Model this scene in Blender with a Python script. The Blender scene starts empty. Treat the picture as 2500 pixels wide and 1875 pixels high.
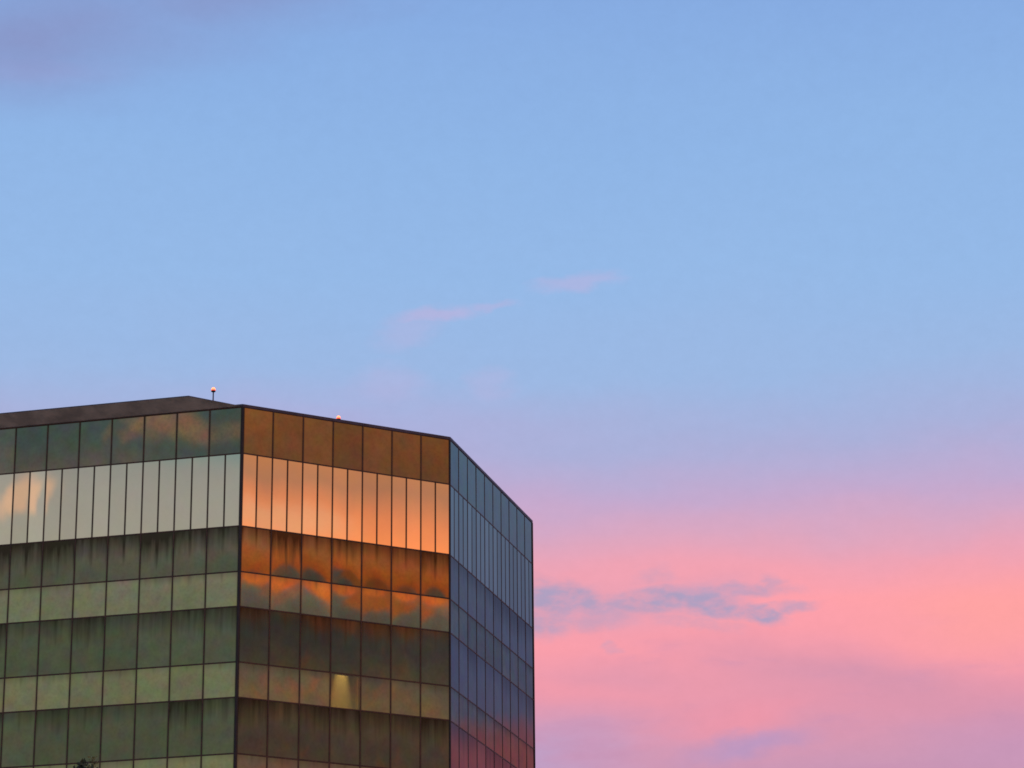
import bpy, bmesh, math, random
from mathutils import Vector, Matrix
rnd = random.Random(11)
sc = bpy.context.scene
COL = sc.collection
R = math.radians

# ------------------------------------------------------------------ camera
PITCH, ROLL = R(18.504), R(-0.453)
EYE = Vector((0, 0, 1.6))
right = Vector((1, 0, 0)); down = Vector((0, math.sin(PITCH), -math.cos(PITCH))); fwd = Vector((0, math.cos(PITCH), math.sin(PITCH)))
r2 = right*math.cos(ROLL) - down*math.sin(ROLL)
d2 = right*math.sin(ROLL) + down*math.cos(ROLL)
cam = bpy.data.cameras.new('camera'); camo = bpy.data.objects.new('camera', cam); COL.objects.link(camo)
camo.matrix_world = Matrix(((r2.x, -d2.x, -fwd.x, EYE.x), (r2.y, -d2.y, -fwd.y, EYE.y), (r2.z, -d2.z, -fwd.z, EYE.z), (0, 0, 0, 1)))
cam.sensor_width = 36; cam.lens = 7380/2500*36; cam.clip_start = 0.5; cam.clip_end = 20000
sc.camera = camo

# ------------------------------------------------------------------ world (dusk sky, function of direction only)
def lin(c):
    return tuple(((v/255)/12.92 if v/255 <= .04045 else ((v/255+.055)/1.055)**2.4) for v in c)
w = bpy.data.worlds.new('World'); sc.world = w; w.use_nodes = True
nt = w.node_tree; N = nt.nodes; L = nt.links
for n in list(N): N.remove(n)
def new(t, **k):
    n = N.new(t)
    for a, b in k.items(): setattr(n, a, b)
    return n
def put(sock, v):
    if isinstance(v, bpy.types.NodeSocket): L.new(v, sock)
    else: sock.default_value = v
def M(op, a, b=0.0, c=0.0, clamp=False):
    n = new('ShaderNodeMath', operation=op, use_clamp=clamp)
    for s, v in zip(n.inputs, (a, b, c)): put(s, v)
    return n.outputs[0]
def smooth(x, a, b, lo=0.0, hi=1.0):
    n = new('ShaderNodeMapRange', interpolation_type='SMOOTHSTEP')
    put(n.inputs[0], x); n.inputs[1].default_value = a; n.inputs[2].default_value = b; n.inputs[3].default_value = lo; n.inputs[4].default_value = hi
    return n.outputs[0]
def vec(x, y, z=0.0):
    n = new('ShaderNodeCombineXYZ'); put(n.inputs[0], x); put(n.inputs[1], y); put(n.inputs[2], z); return n.outputs[0]
def noise(v, scale, detail=3, rough=.55, col=False):
    n = new('ShaderNodeTexNoise'); put(n.inputs['Vector'], v); n.inputs['Scale'].default_value = scale
    n.inputs['Detail'].default_value = detail; n.inputs['Roughness'].default_value = rough
    return n.outputs['Color' if col else 'Fac']
def ramp(fac, lo, hi, stops, interp='LINEAR'):
    f = M('DIVIDE', M('SUBTRACT', fac, lo), hi-lo, clamp=True)
    n = new('ShaderNodeValToRGB'); cr = n.color_ramp; cr.interpolation = interp
    while len(cr.elements) > 1: cr.elements.remove(cr.elements[-1])
    for i, (p, c) in enumerate(stops):
        e = cr.elements[0] if i == 0 else cr.elements.new((p-lo)/(hi-lo))
        e.position = (p-lo)/(hi-lo); e.color = (*c, 1)
    L.new(f, n.inputs[0]); return n.outputs[0]
def mix(fac, a, b):
    n = new('ShaderNodeMix', data_type='RGBA'); put(n.inputs[0], fac); put(n.inputs[6], a); put(n.inputs[7], b if isinstance(b, bpy.types.NodeSocket) else (*b, 1))
    return n.outputs[2]
def blob(v, c, r, rot=0.0, lo=0.0, hi=1.0):
    m = new('ShaderNodeMapping', vector_type='TEXTURE'); L.new(v, m.inputs['Vector'])
    m.inputs['Location'].default_value = (c[0], c[1], 0); m.inputs['Rotation'].default_value = (0, 0, R(rot)); m.inputs['Scale'].default_value = (r[0], r[1], 1)
    g = new('ShaderNodeTexGradient', gradient_type='SPHERICAL'); L.new(m.outputs[0], g.inputs[0])
    return smooth(g.outputs['Fac'], lo, hi)
def vmax(ms):
    o = ms[0]
    for m in ms[1:]: o = M('MAXIMUM', o, m)
    return o
tc = new('ShaderNodeTexCoord'); sp = new('ShaderNodeSeparateXYZ'); L.new(tc.outputs['Generated'], sp.inputs[0])
az = M('MULTIPLY', M('ARCTAN2', sp.outputs[0], sp.outputs[1]), 180/math.pi)
el = M('MULTIPLY', M('ARCSINE', sp.outputs[2]), 180/math.pi)
P = vec(az, el)
# cloud-like warps, wide in azimuth and thin in elevation
def warp(v, scale_x, scale_y, amp_x, amp_y, detail=4, seed=0.0):
    m = new('ShaderNodeMapping'); L.new(v, m.inputs['Vector']); m.inputs['Scale'].default_value = (scale_x, scale_y, 1); m.inputs['Location'].default_value = (seed, seed*1.7, seed)
    n = noise(m.outputs[0], 1.0, detail, .55, True)
    s = new('ShaderNodeVectorMath', operation='SUBTRACT'); L.new(n, s.inputs[0]); s.inputs[1].default_value = (.5, .5, .5)
    t = new('ShaderNodeVectorMath', operation='MULTIPLY'); L.new(s.outputs[0], t.inputs[0]); t.inputs[1].default_value = (amp_x, amp_y, 0)
    u = new('ShaderNodeVectorMath', operation='ADD'); L.new(v, u.inputs[0]); L.new(t.outputs[0], u.inputs[1])
    return u.outputs[0]
def scaled_noise(sx, sy, seed, detail=4, rough=.55):
    m = new('ShaderNodeMapping'); L.new(P, m.inputs['Vector']); m.inputs['Scale'].default_value = (sx, sy, 1); m.inputs['Location'].default_value = (seed, seed, seed)
    return noise(m.outputs[0], 1.0, detail, rough)
Wd = warp(P, .16, .45, 5.0, 1.5, 4, 3.0)      # broad
Wf = warp(P, 1.35, 2.8, 1.0, .46, 5, 9.0)      # ragged cloud edges
spw = new('ShaderNodeSeparateXYZ'); L.new(Wd, spw.inputs[0])
eln = spw.outputs[1]
# the pink belt sinks lower towards the right of the view
shift = smooth(az, 12, 29, 0, 4.7)
elf = M('ADD', eln, shift)
front = ramp(elf, 5, 40, [(5, lin((150, 128, 160))), (9.5, lin((178, 140, 172))), (11.2, lin((204, 150, 180))), (12.2, lin((226, 150, 172))), (13.2, lin((246, 156, 170))),
    (14.2, lin((254, 160, 170))), (14.9, lin((241, 161, 177))), (15.6, lin((221, 165, 190))), (16.4, lin((196, 168, 205))), (17.4, lin((170, 175, 216))),
    (18.6, lin((155, 183, 226))), (20.5, lin((148, 184, 230))), (23, lin((142, 180, 229))), (25.5, lin((134, 171, 225))), (32, lin((118, 152, 212))), (40, lin((100, 134, 198)))])
c = front
c = mix(M('MULTIPLY', blob(Wd, (10.3, 13.9), (4.8, 1.3)), .65), c, lin((255, 163, 157)))
c = mix(M('MULTIPLY', blob(Wd, (0.2, 11.6), (2.8, 1.2)), .75), c, lin((182, 160, 202)))
c = mix(M('MULTIPLY', blob(Wd, (9.6, 11.5), (3.2, 1.0)), .6), c, lin((194, 148, 186)))
mau = M('MULTIPLY', smooth(scaled_noise(.28, 1.15, 5.0, 5), .50, .68), smooth(eln, 13.9, 12.9, 0, 1))
c = mix(M('MULTIPLY', mau, M('MULTIPLY', smooth(az, 14, 11, 0, 1), .55)), c, lin((200, 144, 178)))
c = mix(M('MULTIPLY', blob(Wd, (6.6, 12.75), (6.0, .95), -9), .6), c, lin((204, 146, 174)))
c = mix(M('MULTIPLY', blob(Wd, (1.6, 13.0), (2.4, .45), -8), .4), c, lin((206, 148, 176)))
c = mix(M('MULTIPLY', blob(Wd, (3.4, 12.05), (2.0, .45), 5), .55), c, lin((244, 150, 166)))
c = mix(M('MULTIPLY', blob(Wf, (4.5, 11.62), (2.0, .36), 9), .8), c, lin((182, 150, 194)))
# slate-blue cloud streak beside the tower
streak = vmax([M('MULTIPLY', blob(Wf, q[:2], q[2:4], q[4], 0.0, .75), q[5]) for q in (
    (.75, 14.48, 1.2, .50, -6, 1), (1.45, 14.32, .9, .36, -18, .9), (.6, 13.98, 1.0, .45, 0, .8), (1.6, 14.02, 1.2, .3, 5, .5), (2.15, 14.30, .6, .26, 0, .8), (3.0, 14.40, 1.3, .36, 7, 1), (3.8, 14.28, 1.2, .34, -10, 1),
    (4.6, 14.52, 1.3, .20, 2, .65), (5.0, 14.66, .35, .22, 20, .5), (4.75, 14.07, .75, .26, -8, 1), (5.35, 14.20, .75, .17, 4, .7), (2.75, 14.85, .6, .30, 10, .35), (1.9, 13.50, .3, .18, 0, .4), (3.6, 13.95, 1.3, .2, -10, .35))])
haze1 = vmax([blob(Wd, (1.4, 14.25), (2.6, .8), -4, 0, 1), blob(Wd, (3.6, 14.35), (2.4, .6), 0, 0, 1)])
c = mix(M('MULTIPLY', haze1, .45), c, lin((196, 158, 190)))
c = mix(M('MULTIPLY', streak, smooth(scaled_noise(2.2, 4.2, 21, 5, .52), .34, .62, .50, .95)), c, lin((170, 158, 192)))
# small pink wisps in the blue
wisp = vmax([M('MULTIPLY', blob(Wf, q[:2], q[2:4], q[4], 0, .8), q[5]) for q in (
    (-1.5, 19.83, 1.15, .24, 5, .6), (-.45, 20.0, .7, .14, 8, .4), (-2.1, 19.5, 1.0, .5, 14, .3), (1.35, 20.42, 1.15, .26, 5, .45), (-.45, 18.5, .7, .40, 0, .3), (-2.4, 18.5, 1.0, .5, 0, .3))])
c = mix(wisp, c, lin((190, 178, 220)))
c = mix(M('MULTIPLY', blob(Wd, (-3.4, 17.7), (5.5, 1.3), -5), .6), c, lin((178, 172, 216)))
# grey-mauve cloud at upper left
tl = vmax([M('MULTIPLY', blob(Wd, (-10.2, 24.9), (6.4, 2.0), 8), .85), M('MULTIPLY', blob(Wd, (-5.6, 25.9), (5.4, 1.3), 8), .7)])
c = mix(M('MULTIPLY', tl, M('ADD', .7, M('MULTIPLY', scaled_noise(.5, 1.6, 7), .5)), clamp=True), c, lin((136, 147, 196)))
c = mix(M('MULTIPLY', blob(Wf, (-9.6, 24.15), (2.6, .35), 2), .2), c, lin((158, 154, 204)))

# further right, seen only mirrored in the narrow face: clear blue over a low rose bank
mC = M('MULTIPLY', smooth(az, 12, 29), smooth(az, 85, 45))
cc = ramp(M('ADD', el, M('MULTIPLY', M('SUBTRACT', scaled_noise(1.0, .8, 71, 4), .5), .5)), 5, 40, [(5, (.50, .22, .24)), (11.0, (.56, .19, .26)), (11.45, (.66, .20, .25)), (11.85, (.52, .22, .30)), (12.25, (.27, .27, .46)), (13.2, (.24, .28, .51)), (15.5, (.25, .335, .55)), (17.5, (.24, .40, .64)), (40, (.13, .24, .55))])
c = mix(mC, c, cc)
# ---- behind the camera, to the left: pale clear dusk sky with two peach wisps
pale = ramp(el, 5, 40, [(5, (.33, .35, .24)), (11, (.37, .40, .26)), (13.5, (.38, .42, .28)), (14.8, (.40, .43, .33)), (15.3, (.49, .455, .375)), (16.4, (.455, .425, .375)), (16.9, (.40, .395, .36)), (17.15, (.29, .38, .35)), (17.6, (.25, .37, .36)), (22, (.26, .41, .47)), (40, (.14, .25, .45))])
peach = vmax([M('MULTIPLY', blob(Wf, q[:2], q[2:4], q[4], 0, .7), q[5]) for q in (
    (-143.7, 17.7, 1.3, .36, 8, .9), (-142.9, 17.5, .6, .3, 0, .4), (-140.85, 16.22, .85, .42, -38, .8), (-139.9, 16.7, .6, .3, 10, .6), (-145.0, 17.6, .7, .2, 0, .5), (-148, 15.4, 3, .6, 0, .7), (-135, 13, 4, .7, 0, .7))])
pale = mix(peach, pale, (1.0, .58, .36))
mA = M('MULTIPLY', smooth(az, -175, -160), smooth(az, -90, -120))
c = mix(mA, c, pale)
# ---- behind the camera, to the right: the sunset, orange clouds over a dull bank
elb = M('SUBTRACT', el, M('MULTIPLY', M('SUBTRACT', az, 126.8), .1))
sun = ramp(M('ADD', elb, M('MULTIPLY', M('SUBTRACT', scaled_noise(1.3, .6, 31, 4), .5), .45)), 5, 40, [(5, (.40, .20, .12)), (10.5, (.32, .19, .13)), (11.8, (.25, .17, .14)), (12.6, (.37, .24, .14)), (13.2, (.25, .20, .15)), (13.8, (.17, .14, .135)), (14.3, (.21, .20, .175)), (14.72, (.28, .25, .21)), (14.84, (1.35, .27, .05)),
    (15.2, (1.6, .40, .08)), (15.5, (1.50, .42, .125)), (16.2, (1.12, .33, .13)), (16.75, (.62, .25, .13)), (17.2, (.72, .27, .11)), (18.3, (.95, .35, .10)), (24, (.6, .3, .25)), (40, (.2, .2, .35))])
duller = M('MULTIPLY', blob(Wf, (124.6, 17.7), (2.2, 1.0), 0, 0, .7), .5)
sun = mix(duller, sun, (.62, .24, .12))
palep = M('MULTIPLY', blob(Wf, (126.4, 15.9), (2.4, .5), 5, 0, .7), .6)
sun = mix(palep, sun, (1.0, .50, .27))
bank = smooth(scaled_noise(.9, 1.6, 44, 4), .52, .60)
sun = mix(M('MULTIPLY', bank, M('MULTIPLY', smooth(elb, 14.35, 14.5), M('MULTIPLY', smooth(elb, 14.9, 14.7), .35))), sun, (.85, .2, .05))
sun = mix(blob(warp(P, 1.8, 2.2, .8, .35, 4, 17.0), (124.1, 14.30), (1.2, .34), 6, .05, .5), sun, (.72, .19, .05))
redp = smooth(scaled_noise(1.1, .9, 52, 3), .55, .72)
sun = mix(M('MULTIPLY', redp, M('MULTIPLY', smooth(el, 14.3, 13.6), .45)), sun, (.60, .18, .08))
mB = M('MULTIPLY', smooth(az, 70, 95), smooth(az, 165, 145))
c = mix(mB, c, sun)
# soft, slightly mottled air everywhere
mot = M('ADD', .94, M('MULTIPLY', scaled_noise(2.3, 3.0, 61, 8, .8), .12))
mm = new('ShaderNodeVectorMath', operation='SCALE'); L.new(c, mm.inputs[0]); L.new(mot, mm.inputs['Scale'])
bgc = new('ShaderNodeBackground'); L.new(mm.outputs[0], bgc.inputs[0]); bgc.inputs[1].default_value = 1.0
sky = new('ShaderNodeTexSky', sky_type='NISHITA', sun_disc=False)
SUN_AZ, SUN_EL = 118.0, 1.0
sky.sun_elevation = R(SUN_EL); sky.sun_rotation = R(SUN_AZ)
bgn = new('ShaderNodeBackground'); L.new(sky.outputs[0], bgn.inputs[0]); bgn.inputs[1].default_value = .01
ad = new('ShaderNodeAddShader'); L.new(bgc.outputs[0], ad.inputs[0]); L.new(bgn.outputs[0], ad.inputs[1])
wo = new('ShaderNodeOutputWorld'); L.new(ad.outputs[0], wo.inputs[0])

sl = bpy.data.lights.new('sun', 'SUN'); sl.energy = .12; sl.angle = R(6); sl.color = (1, .6, .35)
so = bpy.data.objects.new('sun', sl); COL.objects.link(so)
sd = Vector((math.sin(R(SUN_AZ))*math.cos(R(SUN_EL)), math.cos(R(SUN_AZ))*math.cos(R(SUN_EL)), math.sin(R(SUN_EL))))
so.rotation_euler = sd.to_track_quat('Z', 'Y').to_euler(); so.location = (60, -60, 60)
vs = sc.view_settings; vs.view_transform = 'Standard'; vs.look = 'None'; vs.gamma = 1; vs.exposure = 0; vs.use_curve_mapping = False
sc.cycles.filter_width = 1.7

# ------------------------------------------------------------------ materials
def mat(name):
    m = bpy.data.materials.new(name); m.use_nodes = True; return m, m.node_tree, m.node_tree.nodes['Principled BSDF']
class T:      # small node helper for a material tree
    def __init__(s, t): s.t = t
    def n(s, ty, ins=(), **k):
        q = s.t.nodes.new(ty)
        for a, b in k.items(): setattr(q, a, b)
        for i, v in ins:
            if isinstance(v, bpy.types.NodeSocket): s.t.links.new(v, q.inputs[i])
            else: q.inputs[i].default_value = v
        return q
    def m(s, op, a, b=0.0, clamp=False): return s.n('ShaderNodeMath', [(0, a), (1, b)], operation=op, use_clamp=clamp).outputs[0]
    def ss(s, x, a, b, lo=0., hi=1.): return s.n('ShaderNodeMapRange', [(0, x), (1, a), (2, b), (3, lo), (4, hi)], interpolation_type='SMOOTHSTEP').outputs[0]
    def mix(s, f, a, b): return s.n('ShaderNodeMix', [(0, f), (6, a), (7, b)], data_type='RGBA').outputs[2]

def glass(name, f0, tint82, head_dark, drip, see=0.0, hue=.6):
    """Coated facade glass: a tinted mirror coat, uneven in hue, darker in ragged streaks towards the head, with drip stains."""
    m, t, b = mat(name); k = T(t)
    uv = k.n('ShaderNodeTexCoord').outputs['UV']
    oi = k.n('ShaderNodeObjectInfo').outputs['Random']
    geo = k.n('ShaderNodeNewGeometry').outputs['Position']
    n1 = k.n('ShaderNodeTexNoise', [('Vector', geo), ('Scale', 1.5), ('Detail', 2.5)])
    n2 = k.n('ShaderNodeTexNoise', [('Vector', geo), ('Scale', 2.4), ('Detail', 4.0), ('Roughness', .6)])
    # hue drift of the coating
    dz = k.n('ShaderNodeVectorMath', [(0, n1.outputs['Color']), (1, (.5, .5, .5))], operation='SUBTRACT').outputs[0]
    dz = k.n('ShaderNodeVectorMath', [(0, dz), ('Scale', hue)], operation='SCALE').outputs[0]
    dz = k.n('ShaderNodeVectorMath', [(0, dz), (1, (1, 1, 1))], operation='ADD').outputs[0]
    var = k.n('ShaderNodeVectorMath', [(0, dz), (1, (*f0,))], operation='MULTIPLY').outputs[0]
    val = k.m('ADD', .90, k.m('MULTIPLY', oi, .2))
    val = k.m('MULTIPLY', val, k.m('ADD', 1.0-.16*hue, k.m('MULTIPLY', n2.outputs['Fac'], .32*hue)))
    var = k.n('ShaderNodeVectorMath', [(0, var), ('Scale', val)], operation='SCALE').outputs[0]
    # ragged darkening hanging from the pane's head, with drip stains below the joints above
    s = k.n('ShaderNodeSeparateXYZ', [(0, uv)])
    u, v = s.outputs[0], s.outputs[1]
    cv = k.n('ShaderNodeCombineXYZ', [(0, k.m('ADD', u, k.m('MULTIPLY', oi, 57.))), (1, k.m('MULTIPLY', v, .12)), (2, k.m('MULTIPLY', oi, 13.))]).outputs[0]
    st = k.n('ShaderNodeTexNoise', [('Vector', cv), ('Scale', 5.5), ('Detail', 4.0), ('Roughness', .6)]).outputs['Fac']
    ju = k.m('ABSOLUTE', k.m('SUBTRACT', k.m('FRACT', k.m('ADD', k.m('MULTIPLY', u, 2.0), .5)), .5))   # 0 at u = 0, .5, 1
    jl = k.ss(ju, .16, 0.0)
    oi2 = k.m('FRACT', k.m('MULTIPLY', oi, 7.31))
    length = k.m('ADD', k.m('MULTIPLY', k.m('ADD', k.m('MULTIPLY', st, .9*head_dark), .28*head_dark), k.m('ADD', .65, k.m('MULTIPLY', oi2, .7))), k.m('MULTIPLY', k.m('MULTIPLY', jl, k.m('ADD', .3, k.m('MULTIPLY', st, 1.4))), drip))
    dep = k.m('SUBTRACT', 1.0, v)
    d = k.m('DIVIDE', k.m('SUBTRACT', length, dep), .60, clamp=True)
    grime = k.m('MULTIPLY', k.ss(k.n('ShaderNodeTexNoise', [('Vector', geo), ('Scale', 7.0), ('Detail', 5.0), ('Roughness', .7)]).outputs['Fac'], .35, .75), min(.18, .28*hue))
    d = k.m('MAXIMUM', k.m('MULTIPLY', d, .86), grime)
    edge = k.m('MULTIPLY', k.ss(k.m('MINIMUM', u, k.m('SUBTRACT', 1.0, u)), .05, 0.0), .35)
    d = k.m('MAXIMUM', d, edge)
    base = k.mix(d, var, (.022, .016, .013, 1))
    t.links.new(base, b.inputs['Base Color'])
    b.inputs['Metallic'].default_value = 1
    b.inputs['Specular Tint'].default_value = (*tint82, 1)
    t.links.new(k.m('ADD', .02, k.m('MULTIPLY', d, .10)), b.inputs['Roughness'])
    if see:
        tr = k.n('ShaderNodeBsdfTransparent', [(0, (1, .93, .75, 1))])
        mx = k.n('ShaderNodeMixShader', [(0, see), (1, b.outputs[0]), (2, tr.outputs[0])])
        t.links.new(mx.outputs[0], t.nodes['Material Output'].inputs[0])
    return m
MAT = {}
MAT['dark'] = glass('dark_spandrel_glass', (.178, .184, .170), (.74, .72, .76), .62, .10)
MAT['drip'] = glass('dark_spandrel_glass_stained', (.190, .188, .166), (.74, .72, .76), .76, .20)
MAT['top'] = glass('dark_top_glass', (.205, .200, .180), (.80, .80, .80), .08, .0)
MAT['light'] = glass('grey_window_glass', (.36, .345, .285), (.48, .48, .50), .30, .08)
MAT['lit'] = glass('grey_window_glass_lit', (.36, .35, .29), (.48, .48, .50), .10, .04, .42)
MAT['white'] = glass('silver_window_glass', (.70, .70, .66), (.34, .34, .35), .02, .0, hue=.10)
def plain(name, col, rough, metal=0., scale=1.5, amt=.35):
    m, t, b = mat(name); k = T(t)
    geo = k.n('ShaderNodeNewGeometry').outputs['Position']
    f = k.n('ShaderNodeTexNoise', [('Vector', geo), ('Scale', scale), ('Detail', 6.0), ('Roughness', .65)]).outputs['Fac']
    c2 = tuple(x*(1-amt) for x in col); c3 = tuple(min(1, x*(1+amt)) for x in col)
    t.links.new(k.mix(k.ss(f, .3, .7), (*c2, 1), (*c3, 1)), b.inputs['Base Color'])
    b.inputs['Roughness'].default_value = rough; b.inputs['Metallic'].default_value = metal
    return m
MAT['joint'] = plain('bronze_mullion_metal', (.085, .030, .014), .6, 0., 3)
MAT['post'] = plain('dark_corner_metal', (.032, .014, .009), .6, 0., 3)
MAT['wall'] = plain('dark_backing_wall', (.02, .015, .012), .9)
MAT['soffit'] = plain('brown_soffit_metal', (.74, .50, .30), .55, 0., .8, .3)
MAT['coping'] = plain('slate_coping_metal', (.060, .045, .065), .5, 0., 2, .4)
MAT['roof'] = plain('roof_gravel', (.25, .24, .23), .9, 0., 4)
MAT['ground'] = plain('paving', (.42, .39, .36), .9, 0., .3, .2)
MAT['plaster'] = plain('room_plaster', (.42, .35, .18), .9, 0., 1, .06)
MAT['pole'] = plain('grey_pole_paint', (.10, .12, .17), .5, 0., 4, .2)
MAT['bark'] = plain('bark', (.035, .024, .015), .9, 0., 6)
MAT['leaf'] = plain('dark_leaf', (.045, .055, .016), .6, 0., 2)
MAT['leafy'] = plain('yellow_leaf', (.20, .17, .045), .6, 0., 2)
def glow(name, col, s):
    m, t, b = mat(name); b.inputs['Base Color'].default_value = (.9, .5, .3, 1)
    b.inputs['Emission Color'].default_value = (*col, 1); b.inputs['Emission Strength'].default_value = s; return m
MAT['bulb'] = glow('lit_amber_glass', (1, .34, .12), 1.9)
MAT['ember'] = glow('lit_red_glass', (1, .10, .04), 1.6)

# ------------------------------------------------------------------ object helpers
def link(name, me, m, parent=None, loc=None, rz=0.0, world=True):
    o = bpy.data.objects.new(name, me); COL.objects.link(o)
    if m is not None:
        for x in (m if isinstance(m, (list, tuple)) else [m]): me.materials.append(x)
    if loc is not None:
        o.location = (Vector(loc) - (parent.location if parent and world else Vector()))
    o.rotation_euler = (0, 0, rz)
    if parent: o.parent = parent
    return o
def bm_obj(name, bm, m, parent=None, loc=None, rz=0.0, smooth_=False):
    me = bpy.data.meshes.new(name); bm.to_mesh(me); bm.free()
    if smooth_:
        for p in me.polygons: p.use_smooth = True
    return link(name, me, m, parent, loc, rz)
def tag(o, label, cat, group=None, kind=None):
    if label: o['label'] = label
    if cat: o['category'] = cat
    if group: o['group'] = group
    if kind: o['kind'] = kind
def box(bm, x0, x1, y0, y1, z0, z1):
    v = [bm.verts.new((x, y, z)) for z in (z0, z1) for y in (y0, y1) for x in (x0, x1)]
    for f in ((0, 2, 3, 1), (4, 5, 7, 6), (0, 1, 5, 4), (1, 3, 7, 5), (3, 2, 6, 7), (2, 0, 4, 6)): bm.faces.new([v[i] for i in f])
def prism(bm, pts, z0, z1):
    a = [bm.verts.new((p[0], p[1], z0)) for p in pts]; b = [bm.verts.new((p[0], p[1], z1)) for p in pts]
    bm.faces.new(a[::-1]); bm.faces.new(b); n = len(pts)
    for i in range(n): bm.faces.new((a[i], a[(i+1) % n], b[(i+1) % n], b[i]))
    bmesh.ops.recalc_face_normals(bm, faces=bm.faces[:])
def lathe(bm, prof, seg=20):
    rings = []
    for r, z in prof:
        rings.append([bm.verts.new((r*math.cos(2*math.pi*i/seg), r*math.sin(2*math.pi*i/seg), z)) for i in range(seg)])
    for a, b in zip(rings, rings[1:]):
        for i in range(seg): bm.faces.new((a[i], a[(i+1) % seg], b[(i+1) % seg], b[i]))
    bm.faces.new(rings[0][::-1]); bm.faces.new(rings[-1])
def dirv(a): return Vector((math.sin(R(a)), math.cos(R(a)), 0))

# ------------------------------------------------------------------ ground
bm = bmesh.new(); S = 6000
bmesh.ops.create_grid(bm, x_segments=2, y_segments=2, size=S)
g = bm_obj('ground', bm, MAT['ground']); tag(g, None, None, kind='structure')

# ------------------------------------------------------------------ the tower
aA, aB, aC = 104.785, 60.759, 15.204
WA, WB, WC = 1.568, 1.5, 1.481
aD, aE, aF, aG, aH = aB-90, aA-180, aB-180, aC-180, aB+90
NA = 18
dA, dB, dC, dD = dirv(aA), dirv(aB), dirv(aC), dirv(aD)
AB = Vector((-12.08, 128.938, 0))
P1 = AB; P0 = AB - dA*WA*NA; P2 = P1 + dB*WB*7; P3 = P2 + dC*WC*10; P4 = P3 + dD*WB*7
P5 = P4 - dA*WA*NA; P6 = P5 - dB*WB*7; P7 = P6 - dC*WC*10
Z = [h + 1.6 for h in (42.167, 39.999, 36.630, 34.550, 32.963, 30.471, 28.896, 26.417)]
Z.append(Z[7] - 1.58)
rows = ['top', 'white', 'drip', 'light', 'dark', 'light', 'dark', 'light']
while Z[-1] > 6:                                  # storeys below the picture
    Z.append(Z[-1] - 2.49); rows.append('dark'); Z.append(Z[-1] - 1.577); rows.append('light')
HT = Z[0]
bld = bpy.data.objects.new('office_building', None); COL.objects.link(bld); bld.location = AB
tag(bld, 'eight-sided glass office tower with banded mirror windows catching orange, green and blue dusk sky', 'building')

faces = [('A', P1, -dA, WA, NA, aA), ('B', P1, dB, WB, 7, aB), ('C', P2, dC, WC, 10, aC),
         ('D', P3, dD, WB, 7, aD), ('E', P4, -dA, WA, NA, aE), ('F', P5, -dB, WB, 7, aF), ('G', P6, -dC, WC, 10, aG), ('H', P7, -dD, WB, 7, aH)]
kinds = {'top': 'spandrel_panel', 'drip': 'spandrel_panel', 'dark': 'spandrel_panel', 'light': 'window', 'lit': 'window', 'white': 'clerestory_window'}
counts = {}
GAP = .034
def pane_grid(w, h, bow, tx, tz, twist, n=10):
    vs = []
    for j in range(n+1):
        v = -1 + 2*j/n
        for i in range(n+1):
            u = -1 + 2*i/n
            y = -bow*(1-u*u)*(1-v*v) + tx*u*w/2 + tz*v*h/2 + twist*u*v
            vs.append((u*w/2, y, v*h/2))
    fs = [(j*(n+1)+i, j*(n+1)+i+1, (j+1)*(n+1)+i+1, (j+1)*(n+1)+i) for j in range(n) for i in range(n)]
    uvs = [((i+.0)/n, j/n) for j in range(n+1) for i in range(n+1)]
    return vs, fs, uvs
def mesh_from(name, vs, fs, uvs):
    me = bpy.data.meshes.new(name); me.from_pydata(vs, [], fs); uvl = me.uv_layers.new(name='UVMap')
    for l in me.loops: uvl.data[l.index].uv = uvs[l.vertex_index]
    for p in me.polygons: p.use_smooth = True
    me.update(); return me
rest = {}                                            # panels no part of the picture shows: one part of each kind
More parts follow.
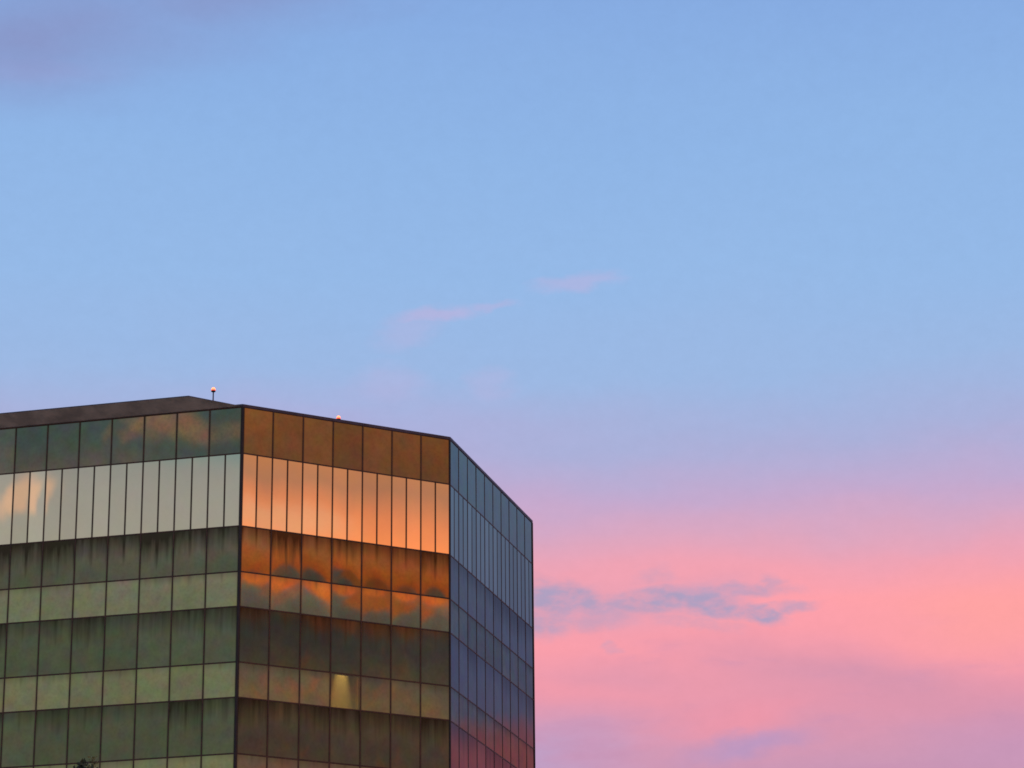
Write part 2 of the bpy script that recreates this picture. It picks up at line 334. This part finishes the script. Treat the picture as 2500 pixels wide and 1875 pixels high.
def facade(key, org, d, W, n, a, inrow, incol):
    # local frame: x along azimuth a, -y outward
    al = dirv(a); out = dirv(a+90); rz = math.atan2(al.y, al.x)
    sgn = 1 if d.dot(al) > 0 else -1
    for r in range(len(rows)):
        zt, zb = Z[r], Z[r+1]
        sub = 2 if rows[r] == 'white' else 1
        for cidx in range(n*sub):
            c0, c1 = cidx/sub*W, (cidx+1)/sub*W
            # the photographed cells are real panes of their own
            vis = r < inrow and cidx/sub < incol
            kind = rows[r]
            if key == 'B' and r == 5 and cidx == 3: kind = 'lit'
            w, h = (c1-c0)-2*GAP, (zt-zb)-2*GAP
            l0 = GAP + (.05 if cidx == 0 else 0); w2 = w - (.05 if cidx == 0 else 0)
            ctr = org + d*(c0 + l0 + w2/2) + out*.0; ctr = Vector((ctr.x, ctr.y, (zt+zb)/2))
            if kind == 'white': bow = rnd.gauss(.00015, .00015); tx, tz = rnd.gauss(0, .0005), rnd.gauss(0, .0004)
            elif kind == 'top': bow = rnd.gauss(.0006, .0006); tx, tz = rnd.gauss(0, .001), rnd.gauss(0, .0007)
            else: bow = rnd.gauss(.0021, .0006) if kind != 'light' else rnd.gauss(.0013, .0005); tx, tz = rnd.gauss(0, .0014), rnd.gauss(0, .0007)
            vs, fs, uvs = pane_grid(w2, h, bow, tx, tz, rnd.gauss(0, .0002 if kind == 'white' else .0008), 10 if vis else 1)
            if vis:
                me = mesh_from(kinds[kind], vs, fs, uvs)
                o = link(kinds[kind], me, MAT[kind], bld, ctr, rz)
                counts[kinds[kind]] = counts.get(kinds[kind], 0)+1
                if kind == 'lit': o['label'] = 'window lit yellow from inside'
            else:
                mtx = Matrix.Translation(ctr - AB) @ Matrix.Rotation(rz, 4, 'Z')
                rr = rest.setdefault(kinds[kind], ([], [], [], [], {}))
                b0 = len(rr[0]); rr[0].extend([tuple(mtx @ Vector(v)) for v in vs])
                mi = rr[4].setdefault(kind, len(rr[4]))
                rr[1].extend([tuple(b0+i for i in f) for f in fs]); rr[2].extend(uvs); rr[3].extend([mi]*len(fs))
    # joints: vertical mullions and horizontal transoms a few millimetres proud of the glass
    mrest = bmesh.new(); nm = 0
    def bar(name, x0, x1, z0, z1, pr, m, own):
        nonlocal nm
        y0, y1 = -pr, .05
        if own:
            bm = bmesh.new(); box(bm, x0, x1, y0, y1, z0, z1); bm_obj(name, bm, m, bld, org, rz)
        else: box(mrest, x0, x1, y0, y1, z0, z1); nm += 1
    zlow = Z[inrow] if inrow < len(Z) else Z[-1]
    for i in range(1, n):
        x = sgn*i*W; own = i < incol and inrow
        if own:
            bar('mullion', x-.027, x+.027, zlow, Z[0], .014, MAT['joint'], True); bar('mullion', x-.027, x+.027, Z[-1], zlow, .014, MAT['joint'], False)
        else: bar('mullion', x-.027, x+.027, Z[-1], Z[0], .014, MAT['joint'], False)
    for i in range(n):
        x = sgn*(i+.5)*W
        bar('mullion', x-.019, x+.019, Z[2], Z[1], .012, MAT['joint'], bool(i < incol and inrow))
    x0, x1 = sorted((0, sgn*n*W))
    for r in range(len(Z)):
        hw = .028 if r else .026
        bar('transom', x0, x1, Z[r]-hw, Z[r]+hw, .010 if r else .006, MAT['joint'], bool(inrow and r < inrow+1))
    if nm: bm_obj('lower_framing', mrest, MAT['joint'], bld, org, rz)['kind'] = 'stuff'
    else: mrest.free()
for (key, org, d, W, n, a) in faces:
    ir, ic = {'A': (8, 8), 'B': (8, 7), 'C': (7, 10)}.get(key, (0, 0))
    facade(key, org, d, W, n, a, ir, ic)
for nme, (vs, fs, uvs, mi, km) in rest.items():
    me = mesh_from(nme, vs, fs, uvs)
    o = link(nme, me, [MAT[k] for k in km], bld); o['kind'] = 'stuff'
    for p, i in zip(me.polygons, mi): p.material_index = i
# corner posts
for i, (p, own) in enumerate(((P0, 0), (P1, 1), (P2, 1), (P3, 1), (P4, 0), (P5, 0), (P6, 0), (P7, 0))):
    bm = bmesh.new(); rr = (.072 if i == 1 else .05)
    lathe(bm, [(rr, 0), (rr, HT-Z[-1]-.001)], 10)
    bm_obj('corner_post', bm, MAT['post'], bld, (p.x, p.y, Z[-1]))
# core wall just behind the glass, with an opening for the lit room
octo = [P0, P1, P2, P3, P4, P5, P6, P7]
cen = sum(octo, Vector())/8
inn = []
for i in range(8):
    inn.append(octo[i] + (cen-octo[i]).normalized()*.22)
Rm0, Rm1, Rz0, Rz1 = 3*WB+.02, 4*WB-.02, Z[6]+.02, Z[5]-.02
bm = bmesh.new()
def quad(a, b, z0, z1):
    bm.faces.new([bm.verts.new((q.x-AB.x, q.y-AB.y, z)) for q, z in ((a, z0), (b, z0), (b, z1), (a, z1))])
zt = HT-.05
for i in range(8):
    a, b = inn[i], inn[(i+1) % 8]
    if i == 1:
        ua = (b-a).normalized(); base = (a-P1).dot(ua)
        q0, q1 = a + ua*(Rm0-base), a + ua*(Rm1-base)
        quad(a, q0, .05, zt); quad(q1, b, .05, zt); quad(q0, q1, .05, Rz0); quad(q0, q1, Rz1, zt)
    else: quad(a, b, .05, zt)
link_me = bm_obj('wall', bm, MAT['wall'], bld)
link_me.location = (0, 0, 0)
# ground-floor plinth
bm = bmesh.new(); prism(bm, [(p + (cen-p).normalized()*.1) - AB for p in octo], 0, Z[-1]-.04)
pl = bm_obj('plinth', bm, MAT['coping'], bld); pl.location = (0, 0, 0)
# lit room: a plastered box behind one window, a ceiling downlight washing its back wall
bm = bmesh.new(); out = dirv(aB+90)
dep = .75
rr_ = [(Rm0-.25, .15), (Rm1+.15, .15), (Rm1+.15, dep), (Rm0-.25, dep)]
z0, z1 = Rz0-.1, Rz1+2.3
vv = {}
for (x, y) in rr_:
    for z in (z0, z1): vv[(x, y, z)] = bm.verts.new((x, y, z-Rz0))
def rq(*k): bm.faces.new([vv[q] for q in k])
A_, B_, C_, D_ = rr_
rq((*D_, z0), (*C_, z0), (*C_, z1), (*D_, z1)); rq((*A_, z0), (*D_, z0), (*D_, z1), (*A_, z1)); rq((*B_, z0), (*C_, z0), (*C_, z1), (*B_, z1))
rq((*A_, z0), (*B_, z0), (*C_, z0), (*D_, z0)); rq((*A_, z1), (*B_, z1), (*C_, z1), (*D_, z1))
rzB = math.atan2(dB.y, dB.x)
room = bm_obj('room', bm, MAT['plaster'], bld, (P1.x, P1.y, Rz0), rzB)
sx = Rm0 + .66*(Rm1-Rm0)
bm = bmesh.new(); lathe(bm, [(.09, 0), (.07, .06), (.02, .1)], 16)
lamp = bm_obj('ceiling_lamp', bm, MAT['pole'], bld, P1 + dB*sx - out*(dep-.3) + Vector((0, 0, z1-.12)))
sp_ = bpy.data.lights.new('downlight', 'SPOT'); sp_.energy = 2300; sp_.color = (1, .74, .30); sp_.spot_size = R(23); sp_.spot_blend = 1.0; sp_.shadow_soft_size = .03
spo = bpy.data.objects.new('downlight', sp_); COL.objects.link(spo); spo.parent = bld
spo.location = P1 + dB*sx - out*(dep-.3) + Vector((0, 0, z1-.18)) - AB
tgt = Vector(-out*.09 - dB*.035 + Vector((0, 0, -1)))
spo.rotation_euler = (-tgt).to_track_quat('Z', 'Y').to_euler()

# roof: slab flush with the chamfers, reaching 1.95 m out over the left face, with a brown underside
t_ = 2.66
Q1 = P1 - dB*t_; Q0 = P0 + dirv(aH)*t_
Q4 = P4 - dirv(aD)*0; 
ov = .03
slab = [P0, P1, P2, P3, P4, P5, P6, P7]
bm = bmesh.new(); prism(bm, [p - AB for p in slab], HT+.032, HT+.115)
for f in bm.faces:
    if f.normal.z > .5: f.material_index = 1
rf = bm_obj('roof', bm, [MAT['soffit'], MAT['roof']], bld); rf.location = (0, 0, 0)
bm = bmesh.new()
def strip(a, b, z0, z1, th):
    u_ = (b-a).normalized(); o_ = Vector((u_.y, -u_.x, 0))
    if o_.dot(cen-a) > 0: o_ = -o_
    pts = [a+o_*.0, b+o_*.0, b+o_*th+u_*.012, a+o_*th-u_*.012]
    prism(bm, [p-AB for p in pts], z0, z1)
for i in range(8):
    a, b = slab[i], slab[(i+1) % 8]
    strip(a + (b-a).normalized()*.003, b - (b-a).normalized()*.003, HT+.002 if i in (1, 2) else HT+.036, HT+.13, .035 if i != 1 else .025)
# flared brown eave over the left face: a canted board rising outward
EX, EO, ES = 2.21, 1.06, .36
outA = dirv(aA+90)
E1 = P1 - dA*EX + outA*EO; E0 = P0 + dA*EX + outA*EO
be = bmesh.new()
def V3(p, z): return be.verts.new((p.x-AB.x, p.y-AB.y, z))
lo = [V3(P0, HT+.034), V3(P1, HT+.034), V3(E1, HT+ES), V3(E0, HT+ES)]
hi = [V3(P0+(cen-P0)*.03, HT+.14), V3(P1+(cen-P1)*.03, HT+.14), V3(E1, HT+ES+.045), V3(E0, HT+ES+.045)]
be.faces.new(lo); be.faces.new(hi[::-1])
for q in range(4): be.faces.new((lo[q], lo[(q+1) % 4], hi[(q+1) % 4], hi[q]))
for f in be.faces: f.material_index = 1 if f is not be.faces[:][0] else 0
bmesh.ops.recalc_face_normals(be, faces=be.faces[:])
ev = bm_obj('eave', be, [MAT['soffit'], MAT['coping']], bld); ev.location = (0, 0, 0)
cp = bm_obj('coping', bm, MAT['coping'], bld); cp.location = (0, 0, 0)
ROOF = HT+.115

# ------------------------------------------------------------------ obstruction lights on the roof
def onplane(x, y, z):
    v = (x-1250)/7380*r2 + (y-937.5)/7380*d2 + fwd
    return EYE + v*((z-EYE.z)/v.z)
def lamp_thing(px, py, label, pz=45.1):
    p = onplane(px, py, pz)
    e = bpy.data.objects.new('roof_lamp', None); COL.objects.link(e); e.location = (p.x, p.y, ROOF)
    tag(e, label, 'lamp', 'warning lamps on the roof edge')
    h = pz - ROOF
    bm = bmesh.new(); lathe(bm, [(.10, 0), (.10, .02), (.036, .03), (.030, h-.14)], 12)
    bm_obj('pole', bm, MAT['pole'], e, e.location)
    bm = bmesh.new(); lathe(bm, [(.03, h-.14), (.10, h-.10), (.105, h-.06), (.07, h-.055)], 18)
    bm_obj('lamp_base', bm, MAT['post'], e, e.location)
    bm = bmesh.new(); lathe(bm, [(.066, h-.055), (.088, h-.03), (.090, h+.02), (.075, h+.065), (.045, h+.095), (.012, h+.105)], 18)
    bm_obj('globe', bm, MAT['bulb'], e, e.location, smooth_=True)
    bm = bmesh.new(); lathe(bm, [(.094, h-.052), (.102, h-.04), (.102, h-.012), (.094, h-.004)], 18)
    bm_obj('red_collar', bm, MAT['ember'], e, e.location, smooth_=True)
    return e
lamp_thing(521, 951, 'lit amber warning lamp on the taller-looking pole above the brown roof overhang')
lamp_thing(826.5, 1020, 'lit amber warning lamp showing just above the roof edge over the orange face')

# ------------------------------------------------------------------ tree whose tip pokes into the frame
tp = onplane(209, 1851, 0.0) if False else None
v = (209-1250)/7380*r2 + (1853-937.5)/7380*d2 + fwd
k_ = 62/v.y; tip = EYE + v*k_
tree = bpy.data.objects.new('tree', None); COL.objects.link(tree); tree.location = (tip.x, tip.y, 0)
tag(tree, 'dark leafy tree tip poking up in front of the green glass face', 'tree')
H = tip.z
bm = bmesh.new()
def limb(p, q, r0, r1, seg=7):
    p, q = Vector(p), Vector(q); ax = (q-p).normalized(); s = ax.orthogonal().normalized(); t2 = ax.cross(s)
    a = [bm.verts.new(p + (s*math.cos(2*math.pi*i/seg)+t2*math.sin(2*math.pi*i/seg))*r0) for i in range(seg)]
    b = [bm.verts.new(q + (s*math.cos(2*math.pi*i/seg)+t2*math.sin(2*math.pi*i/seg))*r1) for i in range(seg)]
    for i in range(seg): bm.faces.new((a[i], a[(i+1) % seg], b[(i+1) % seg], b[i]))
pr = Vector((0, 0, 0)); r_ = .19; pts = [pr]
for i in range(10):
    q = Vector((rnd.uniform(-.12, .12)*(i < 8), rnd.uniform(-.12, .12)*(i < 8), H*(i+1)/10 - (.05 if i == 9 else 0))); rn = .19*(1-(i+1)/10)+.006
    limb(pts[-1], q, r_, rn); pts.append(q); r_ = rn
ends = []
for i in range(110):
    tz = .22 + .77*((i+.5)/110)**.8
    z = H*tz; j = min(9, int(tz*10)); f = tz*10-j; p = pts[j].lerp(pts[j+1], f)
    ln = 3.1*(1-tz)**.8*min(1, (tz-.12)*3) + .07; an = i*2.4+rnd.uniform(-.4, .4)
    q = p + Vector((math.cos(an)*ln, math.sin(an)*ln, ln*rnd.uniform(.3, .7)))
    if q.z > H-.05: q.z = H - rnd.uniform(.05, .25)
    limb(p, q, .035*(1-tz)+.006, .004, 5); ends.append((p, q))
bm_obj('trunk', bm, MAT['bark'], tree, tree.location)
bm = bmesh.new()
def leaf(bm, p, s, dn):
    d_ = dn.normalized(); s_ = d_.orthogonal().normalized(); s_ = (Matrix.Rotation(rnd.uniform(0, 6.28), 3, d_) @ s_)
    vs_ = [bm.verts.new(p), bm.verts.new(p+d_*s*.5+s_*s*.25), bm.verts.new(p+d_*s), bm.verts.new(p+d_*s*.5-s_*s*.25)]
    bm.faces.new(vs_); return bm.faces[-1] if False else None
for (p, q) in ends:
    L_ = (q-p).length
    for kk in range(int(25+110*L_)):
        f = rnd.uniform(.15, 1.05); c_ = p.lerp(q, f) + Vector([rnd.gauss(0, .05+.13*L_*.6) for _ in range(3)])
        if c_.z > H-.1: continue
        leaf(bm, c_, rnd.uniform(.07, .14), Vector([rnd.gauss(0, 1), rnd.gauss(0, 1), rnd.gauss(.3, 1)]))
for kk in range(26):
    leaf(bm, Vector((rnd.gauss(0, .03), rnd.gauss(0, .03), H-rnd.uniform(.02, .45))), rnd.uniform(.06, .11), Vector((rnd.gauss(0, 1), rnd.gauss(0, 1), .6)))
crown = bm_obj('crown', bm, MAT['leaf'], tree, tree.location)
# a paler, yellow-green shoot on its right
bm = bmesh.new()
for kk in range(230):
    zz = rnd.uniform(-.9, 0)
    leaf(bm, Vector((.155+rnd.gauss(0, .04-.02*zz), rnd.gauss(0, .06), H + zz + .04)), rnd.uniform(.05, .09), Vector((rnd.gauss(0, 1), rnd.gauss(0, 1), .5)))
bm_obj('young_shoot', bm, MAT['leafy'], tree, tree.location)
print('panes', counts)
